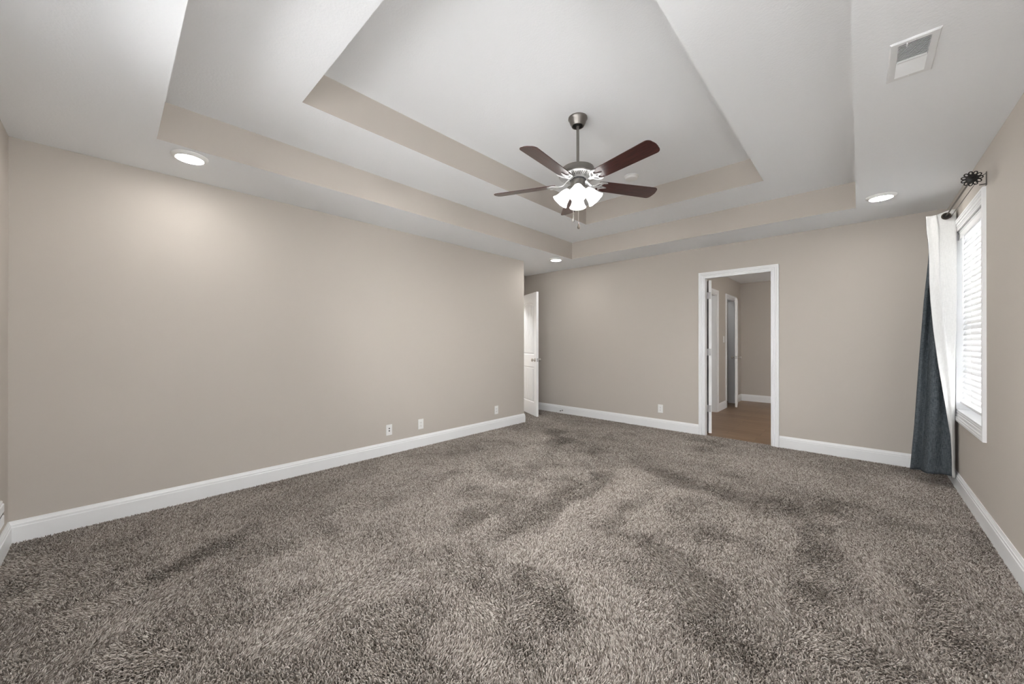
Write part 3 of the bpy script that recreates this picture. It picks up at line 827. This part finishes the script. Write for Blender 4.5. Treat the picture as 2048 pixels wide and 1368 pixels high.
# ------------------------------------------------------------------ wall plates (built facing -y at the origin, then turned)
def plate_at(name, loc, rz, label, cat, kind, group=None):
    t = empty(name, loc, label, cat, group, rz=rz)
    mk('plate', box(-0.035, 0.035, -0.006, 0, -0.0575, 0.0575), M['plastic'], t, bevel=0.003, local=True)
    face = Matrix.Rotation(PI / 2, 4, 'X')
    if kind == 'duplex':
        for dz in (-0.0195, 0.0195):
            r = mk('receptacle', xf(([(x, y, z) for z in (0.0, 0.0085) for x, y in [(0.0165 * cos(a), max(-0.0115, min(0.0115, 0.0165 * sin(a)))) for a in [2 * PI * k / 24 for k in range(24)]]],
                                     [tuple(range(24)), tuple(range(47, 23, -1))] + [(k, (k + 1) % 24, 24 + (k + 1) % 24, 24 + k) for k in range(24)]), Matrix.Translation((0, 0, dz)) @ face), M['plastic'], t, local=True)
            mk('slot', [box(-0.0068, -0.0048, -0.0092, -0.008, dz - 0.002, dz + 0.0065), box(0.0048, 0.0068, -0.0092, -0.008, dz - 0.001, dz + 0.006), box(-0.002, 0.002, -0.0092, -0.008, dz - 0.0085, dz - 0.005)], M['slot'], r, local=True)
        mk('screw', xf(lathe([(0.0001, 0.0085), (0.002, 0.008), (0.003, 0.006)], 12), face), M['hinge'], t, local=True)
    elif kind == 'coax':
        for dz in (-0.010, 0.016):
            mk('jack', xf(lathe([(0.0001, 0.011), (0.0045, 0.011), (0.005, 0.006), (0.008, 0.006), (0.008, 0.004)], 16), Matrix.Translation((0, 0, dz)) @ face), M['slot'], t, smooth=30, local=True)
    elif kind == 'rocker':
        mk('rocker', box(-0.0165, 0.0165, -0.0095, -0.004, -0.033, 0.033), M['plastic'], t, bevel=0.002, local=True)
    return t
OG = 'white wall outlets'
plate_at('cable_jack_plate', (XA, 2.049, 0.262), PI / 2, 'white wall plate with two dark cable jacks, leftmost on the left wall', 'wall plate', 'coax')
plate_at('wall_outlet', (XA, 2.447, 0.262), PI / 2, 'white double outlet on the left wall right beside the cable jack plate', 'outlet', 'duplex', OG)
plate_at('wall_outlet', (XA, 3.677, 0.262), PI / 2, 'white double outlet near the end of the left wall by the alcove', 'outlet', 'duplex', OG)
plate_at('wall_outlet', (-2.042, YB, 0.280), 0, 'white double outlet on the far wall left of the bathroom doorway', 'outlet', 'duplex', OG)
plate_at('light_switch', (XBL, 7.64, 1.265), PI / 2, 'white switch plate between the two bathroom doorways', 'light switch', 'rocker')

# two part cover at the photo's left edge
bxo = empty('outlet_box', (-3.338, YD, 0.28), 'white two-panel outlet box on the wall at the photo\'s left edge', 'outlet box')
mk('cover', [box(-3.405, -3.27, YD, YD + 0.020, 0.208, 0.350)], M['plastic'], bxo, bevel=0.005)
for za, zb in ((0.290, 0.335), (0.222, 0.272)):
    mk('flap', [box(-3.395, -3.28, YD + 0.018, YD + 0.026, za, zb)], M['vinyl'], bxo, bevel=0.003)
mk('hinge_bar', box(-3.400, -3.275, YD + 0.019, YD + 0.0225, 0.2775, 0.2825), M['slot'], bxo)
mk('screw', box(-3.392, -3.386, YD + 0.001, YD + 0.012, 0.200, 0.208), M['slot'], bxo)

# door stop on the far baseboard
ds = empty('door_stop', (-3.70, YB - 0.0155, 0.052), 'small spring door stop on the far baseboard beside the panel door', 'door stop')
pth = []
for k in range(90):
    a = k * 2 * PI / 9; pth.append((-3.70 + 0.0055 * cos(a), YB - 0.020 - 0.050 * k / 90, 0.052 + 0.0055 * sin(a)))
mk('spring', tube(pth, 0.0012, 5), M['hinge'], ds, smooth=60)
fc = Matrix.Translation((-3.70, YB - 0.0155, 0.052)) @ Matrix.Rotation(PI / 2, 4, 'X')
mk('base', xf(lathe([(0.0001, 0.006), (0.009, 0.006), (0.011, 0)], 16), fc), M['slot'], ds, smooth=40)
mk('tip', xf(lathe([(0.0075, 0.053), (0.0085, 0.057), (0.0085, 0.066), (0.006, 0.070), (0.0001, 0.071)], 16), fc), M['slot'], ds, smooth=40)

# bathroom ceiling lamp
def dome(name, x, y, r, m, label):
    t = empty(name, (x, y, ZC), label, 'ceiling light')
    mk('base', lathe([(0.0001, 0), (0.150 * r, 0), (0.155 * r, -0.012 * r), (0.14 * r, -0.020 * r)], 40, (x, y, ZC)), M['nickel'], t, smooth=35)
    mk('diffuser', lathe([(0.14 * r, -0.020 * r), (0.13 * r, -0.055 * r), (0.09 * r, -0.082 * r), (0.0001, -0.092 * r)], 40, (x, y, ZC)), m, t, smooth=60)
dome('bathroom_lamp', -0.35, 7.15, 1.0, M['bathlamp'], 'flush dome lamp on the bathroom ceiling, out of sight')
dome('closet_lamp', -2.35, 8.05, 0.8, M['closetlamp'], 'small dome lamp in the closet behind the ajar bathroom door')
dome('hall_lamp', -5.15, 4.55, 1.0, M['halllamp'], 'flush dome lamp in the hall beyond the panel door')

# ------------------------------------------------------------------ carpet pile
def vnoise(x, y, s, seed):
    rg = np.random.RandomState(seed); n = 64
    g = rg.rand(n, n)
    u = x * s + 100.0; v = y * s + 100.0
    i = np.floor(u).astype(int); j = np.floor(v).astype(int)
    fu = u - i; fv = v - j
    fu = fu * fu * (3 - 2 * fu); fv = fv * fv * (3 - 2 * fv)
    i0, j0, i1, j1 = i % n, j % n, (i + 1) % n, (j + 1) % n
    return (g[i0, j0] * (1 - fu) + g[i1, j0] * fu) * (1 - fv) + (g[i0, j1] * (1 - fu) + g[i1, j1] * fu) * fv

# trodden and brushed streaks of the pile, plus the curtain's shade: (x0, y0, x1, y1, half width, strength); negative lies back towards the room's near corner
MARKS = [
    (-1.65, 3.02, -1.65, 2.50, 0.10, -1.00),
    (-1.65, 2.50, -1.62, 2.06, 0.09, -0.90),
    (-1.62, 2.06, -1.63, 1.64, 0.10, -0.60),
    (-2.90, 4.03, -2.60, 3.65, 0.14, -0.90),
    (-2.34, 3.82, -2.06, 3.67, 0.12, -0.70),
    (-1.44, 3.44, -1.05, 3.34, 0.08, -0.70),
    (-1.05, 3.34, -0.73, 3.33, 0.09, -0.90),
    (-0.73, 3.33, -0.34, 3.34, 0.10, -1.00),
    (-0.34, 3.34, -0.15, 3.63, 0.08, -0.90),
    (-0.16, 3.58, -0.19, 2.79, 0.09, -0.90),
    (-0.19, 2.79, -0.16, 2.19, 0.08, -0.90),
    (-1.11, 1.46, -1.04, 1.40, 0.17, -0.90),
    (-0.81, 2.14, -0.51, 1.91, 0.10, -0.55),
    (0.24, 2.85, 0.25, 2.41, 0.10, -0.80),
    (-0.03, 1.98, 0.08, 1.99, 0.12, -1.00),
    (0.47, 5.00, 0.51, 4.87, 0.16, -0.90),  # shade under the curtain, put into the lean of the pile
    (-1.24, 2.27, -1.16, 2.82, 0.05, -0.55),
    (-0.52, 1.73, -0.31, 1.68, 0.08, -0.60),
    (-1.45, 4.97, -1.20, 4.89, 0.10, -0.60),
    (-2.89, 0.61, -2.63, 0.15, 0.07, -0.90),
    (-2.63, 0.15, -2.57, -0.11, 0.08, -0.90),
    (-3.51, -0.37, -2.93, -0.24, 0.14, -0.80),
    (-2.16, 0.01, -1.94, 0.10, 0.07, -0.70),
    (-2.86, 1.58, -2.68, 0.97, 0.06, -0.60),
    (-2.73, 2.28, -2.80, 1.64, 0.05, -0.70),
    (-1.97, 0.38, -2.00, 0.63, 0.07, -0.50),
    (-1.98, 1.94, -1.93, 1.49, 0.07, -0.50),
    (-1.52, 3.23, -1.51, 3.07, 0.13, 1.00),
    (-1.44, 2.76, -1.38, 1.83, 0.10, 0.90),
    (-1.10, 3.08, -1.13, 2.37, 0.08, 0.90),
    (-0.88, 4.31, -0.26, 4.40, 0.16, 0.80),
    (-0.38, 4.05, -0.06, 4.05, 0.12, 0.70),
    (-0.67, 3.05, -0.58, 2.83, 0.08, 0.80),
    (-0.42, 3.03, -0.35, 2.72, 0.07, 0.70),
    (0.01, 2.91, 0.07, 2.55, 0.08, 0.70),
    (-1.39, 1.60, -0.93, 1.63, 0.10, 0.80),
    (-0.93, 1.63, -0.78, 1.49, 0.09, 0.70),
    (-3.56, 1.51, -3.37, 0.65, 0.07, 0.50),
    (-2.58, 0.37, -2.30, 0.04, 0.10, 0.60),
    (-1.65, 1.11, -1.78, 0.73, 0.09, 0.80),
    (-1.78, 0.73, -1.75, 0.41, 0.09, 0.70),
    (-1.22, 0.89, -1.07, 0.97, 0.05, 1.00),
    (-1.43, 1.10, -1.20, 1.14, 0.08, 0.60),
    (-0.85, 1.28, -0.64, 1.31, 0.12, 0.50),
    (-0.32, 2.47, -0.23, 2.05, 0.08, 0.50),
]

def carpet():
    rg = np.random.RandomState(3)
    sp = 0.0056
    X, Y = [], []
    for x0, x1, y0, y1 in ((XA + 0.014, XC - 0.014, YD + 0.014, YB - 0.014), (XH + 0.014, XA + 0.014, YA + 0.014, YB - 0.014), (DX0 + 0.015, DX1 - 0.015, YB - 0.014, YB + 0.028), (XH - WT, XH + 0.014, HY0 + 0.02, HY1 - 0.02)):
        gx, gy = np.meshgrid(np.arange(x0, x1, sp), np.arange(y0, y1, sp))
        X.append(gx.ravel()); Y.append(gy.ravel())
    x = np.concatenate(X); y = np.concatenate(Y); n = len(x)
    x = x + rg.uniform(-.5, .5, n) * sp; y = y + rg.uniform(-.5, .5, n) * sp
    m = np.zeros(n)
    wx = x + 0.10 * (vnoise(x, y, 4.3, 1) - .5); wy = y + 0.10 * (vnoise(x, y, 4.3, 2) - .5)
    for ax, ay, bx, by, w, st in MARKS:
        lx, ly = bx - ax, by - ay
        t = np.clip(((wx - ax) * lx + (wy - ay) * ly) / (lx * lx + ly * ly + 1e-9), 0, 1)
        d2 = (wx - ax - t * lx) ** 2 + (wy - ay - t * ly) ** 2
        m += st * np.exp(-d2 / (w * w))
    m += 0.5 * (vnoise(x, y, 3.1, 5) - .5) + 0.6 * (vnoise(x, y, 7.3, 6) - .5)
    m = np.clip(m, -1, 1)
    # brushed direction: away from the near corner where m > 0, back towards it where m < 0
    th = math.radians(112) + 1.5 * (vnoise(x, y, 1.7, 8) - .5) + 2.2 * (vnoise(x, y, 6.0, 9) - .5)
    lean = 0.92 * np.tanh(2.4 * (m + 0.12)) + 0.0
    jit = rg.normal(0, 0.34, (n, 2))
    dx = np.cos(th) * lean + jit[:, 0]; dy = np.sin(th) * lean + jit[:, 1]
    L = 0.0195 * rg.uniform(0.8, 1.15, n)
    P = np.zeros((n, 4, 3), dtype=np.float32)
    P[:, 0, 0] = x; P[:, 0, 1] = y; P[:, 0, 2] = PILE
    nx, ny, nz = dx, dy, np.ones(n) * 0.85
    q = np.sqrt(nx * nx + ny * ny + nz * nz)
    nx, ny, nz = nx / q, ny / q, nz / q
    bend = [0.55, 1.0, 1.35]
    for k in range(3):
        ax, ay, az = nx * bend[k], ny * bend[k], nz * (1.25 - 0.33 * k)
        s = L / 3 / np.sqrt(ax * ax + ay * ay + az * az + 1e-9)
        P[:, k + 1, 0] = P[:, k, 0] + ax * s + rg.normal(0, 0.0007, n)
        P[:, k + 1, 1] = P[:, k, 1] + ay * s + rg.normal(0, 0.0007, n)
        P[:, k + 1, 2] = P[:, k, 2] + az * s
    # keep the strands out of the walls
    inside = (P[:, :, 0] < XC - 0.012).all(1)
    P = P[inside]; n = len(P)
    cd = bpy.data.hair_curves.new('carpet')
    cd.add_curves([4] * n)
    cd.attributes['position'].data.foreach_set('vector', P.reshape(-1))
    ra = cd.attributes.get('radius') or cd.attributes.new('radius', 'FLOAT', 'POINT')
    R = np.tile(np.array([0.0017, 0.0020, 0.0019, 0.0011], dtype=np.float32), n)
    ra.data.foreach_set('value', R)
    cd.materials.append(M['pile'])
    o = bpy.data.objects.new('carpet', cd)
    C.objects.link(o)
    return tag(o, 'brown taupe shag carpet pile covering the whole bedroom floor', 'carpet', kind='stuff')
carpet()
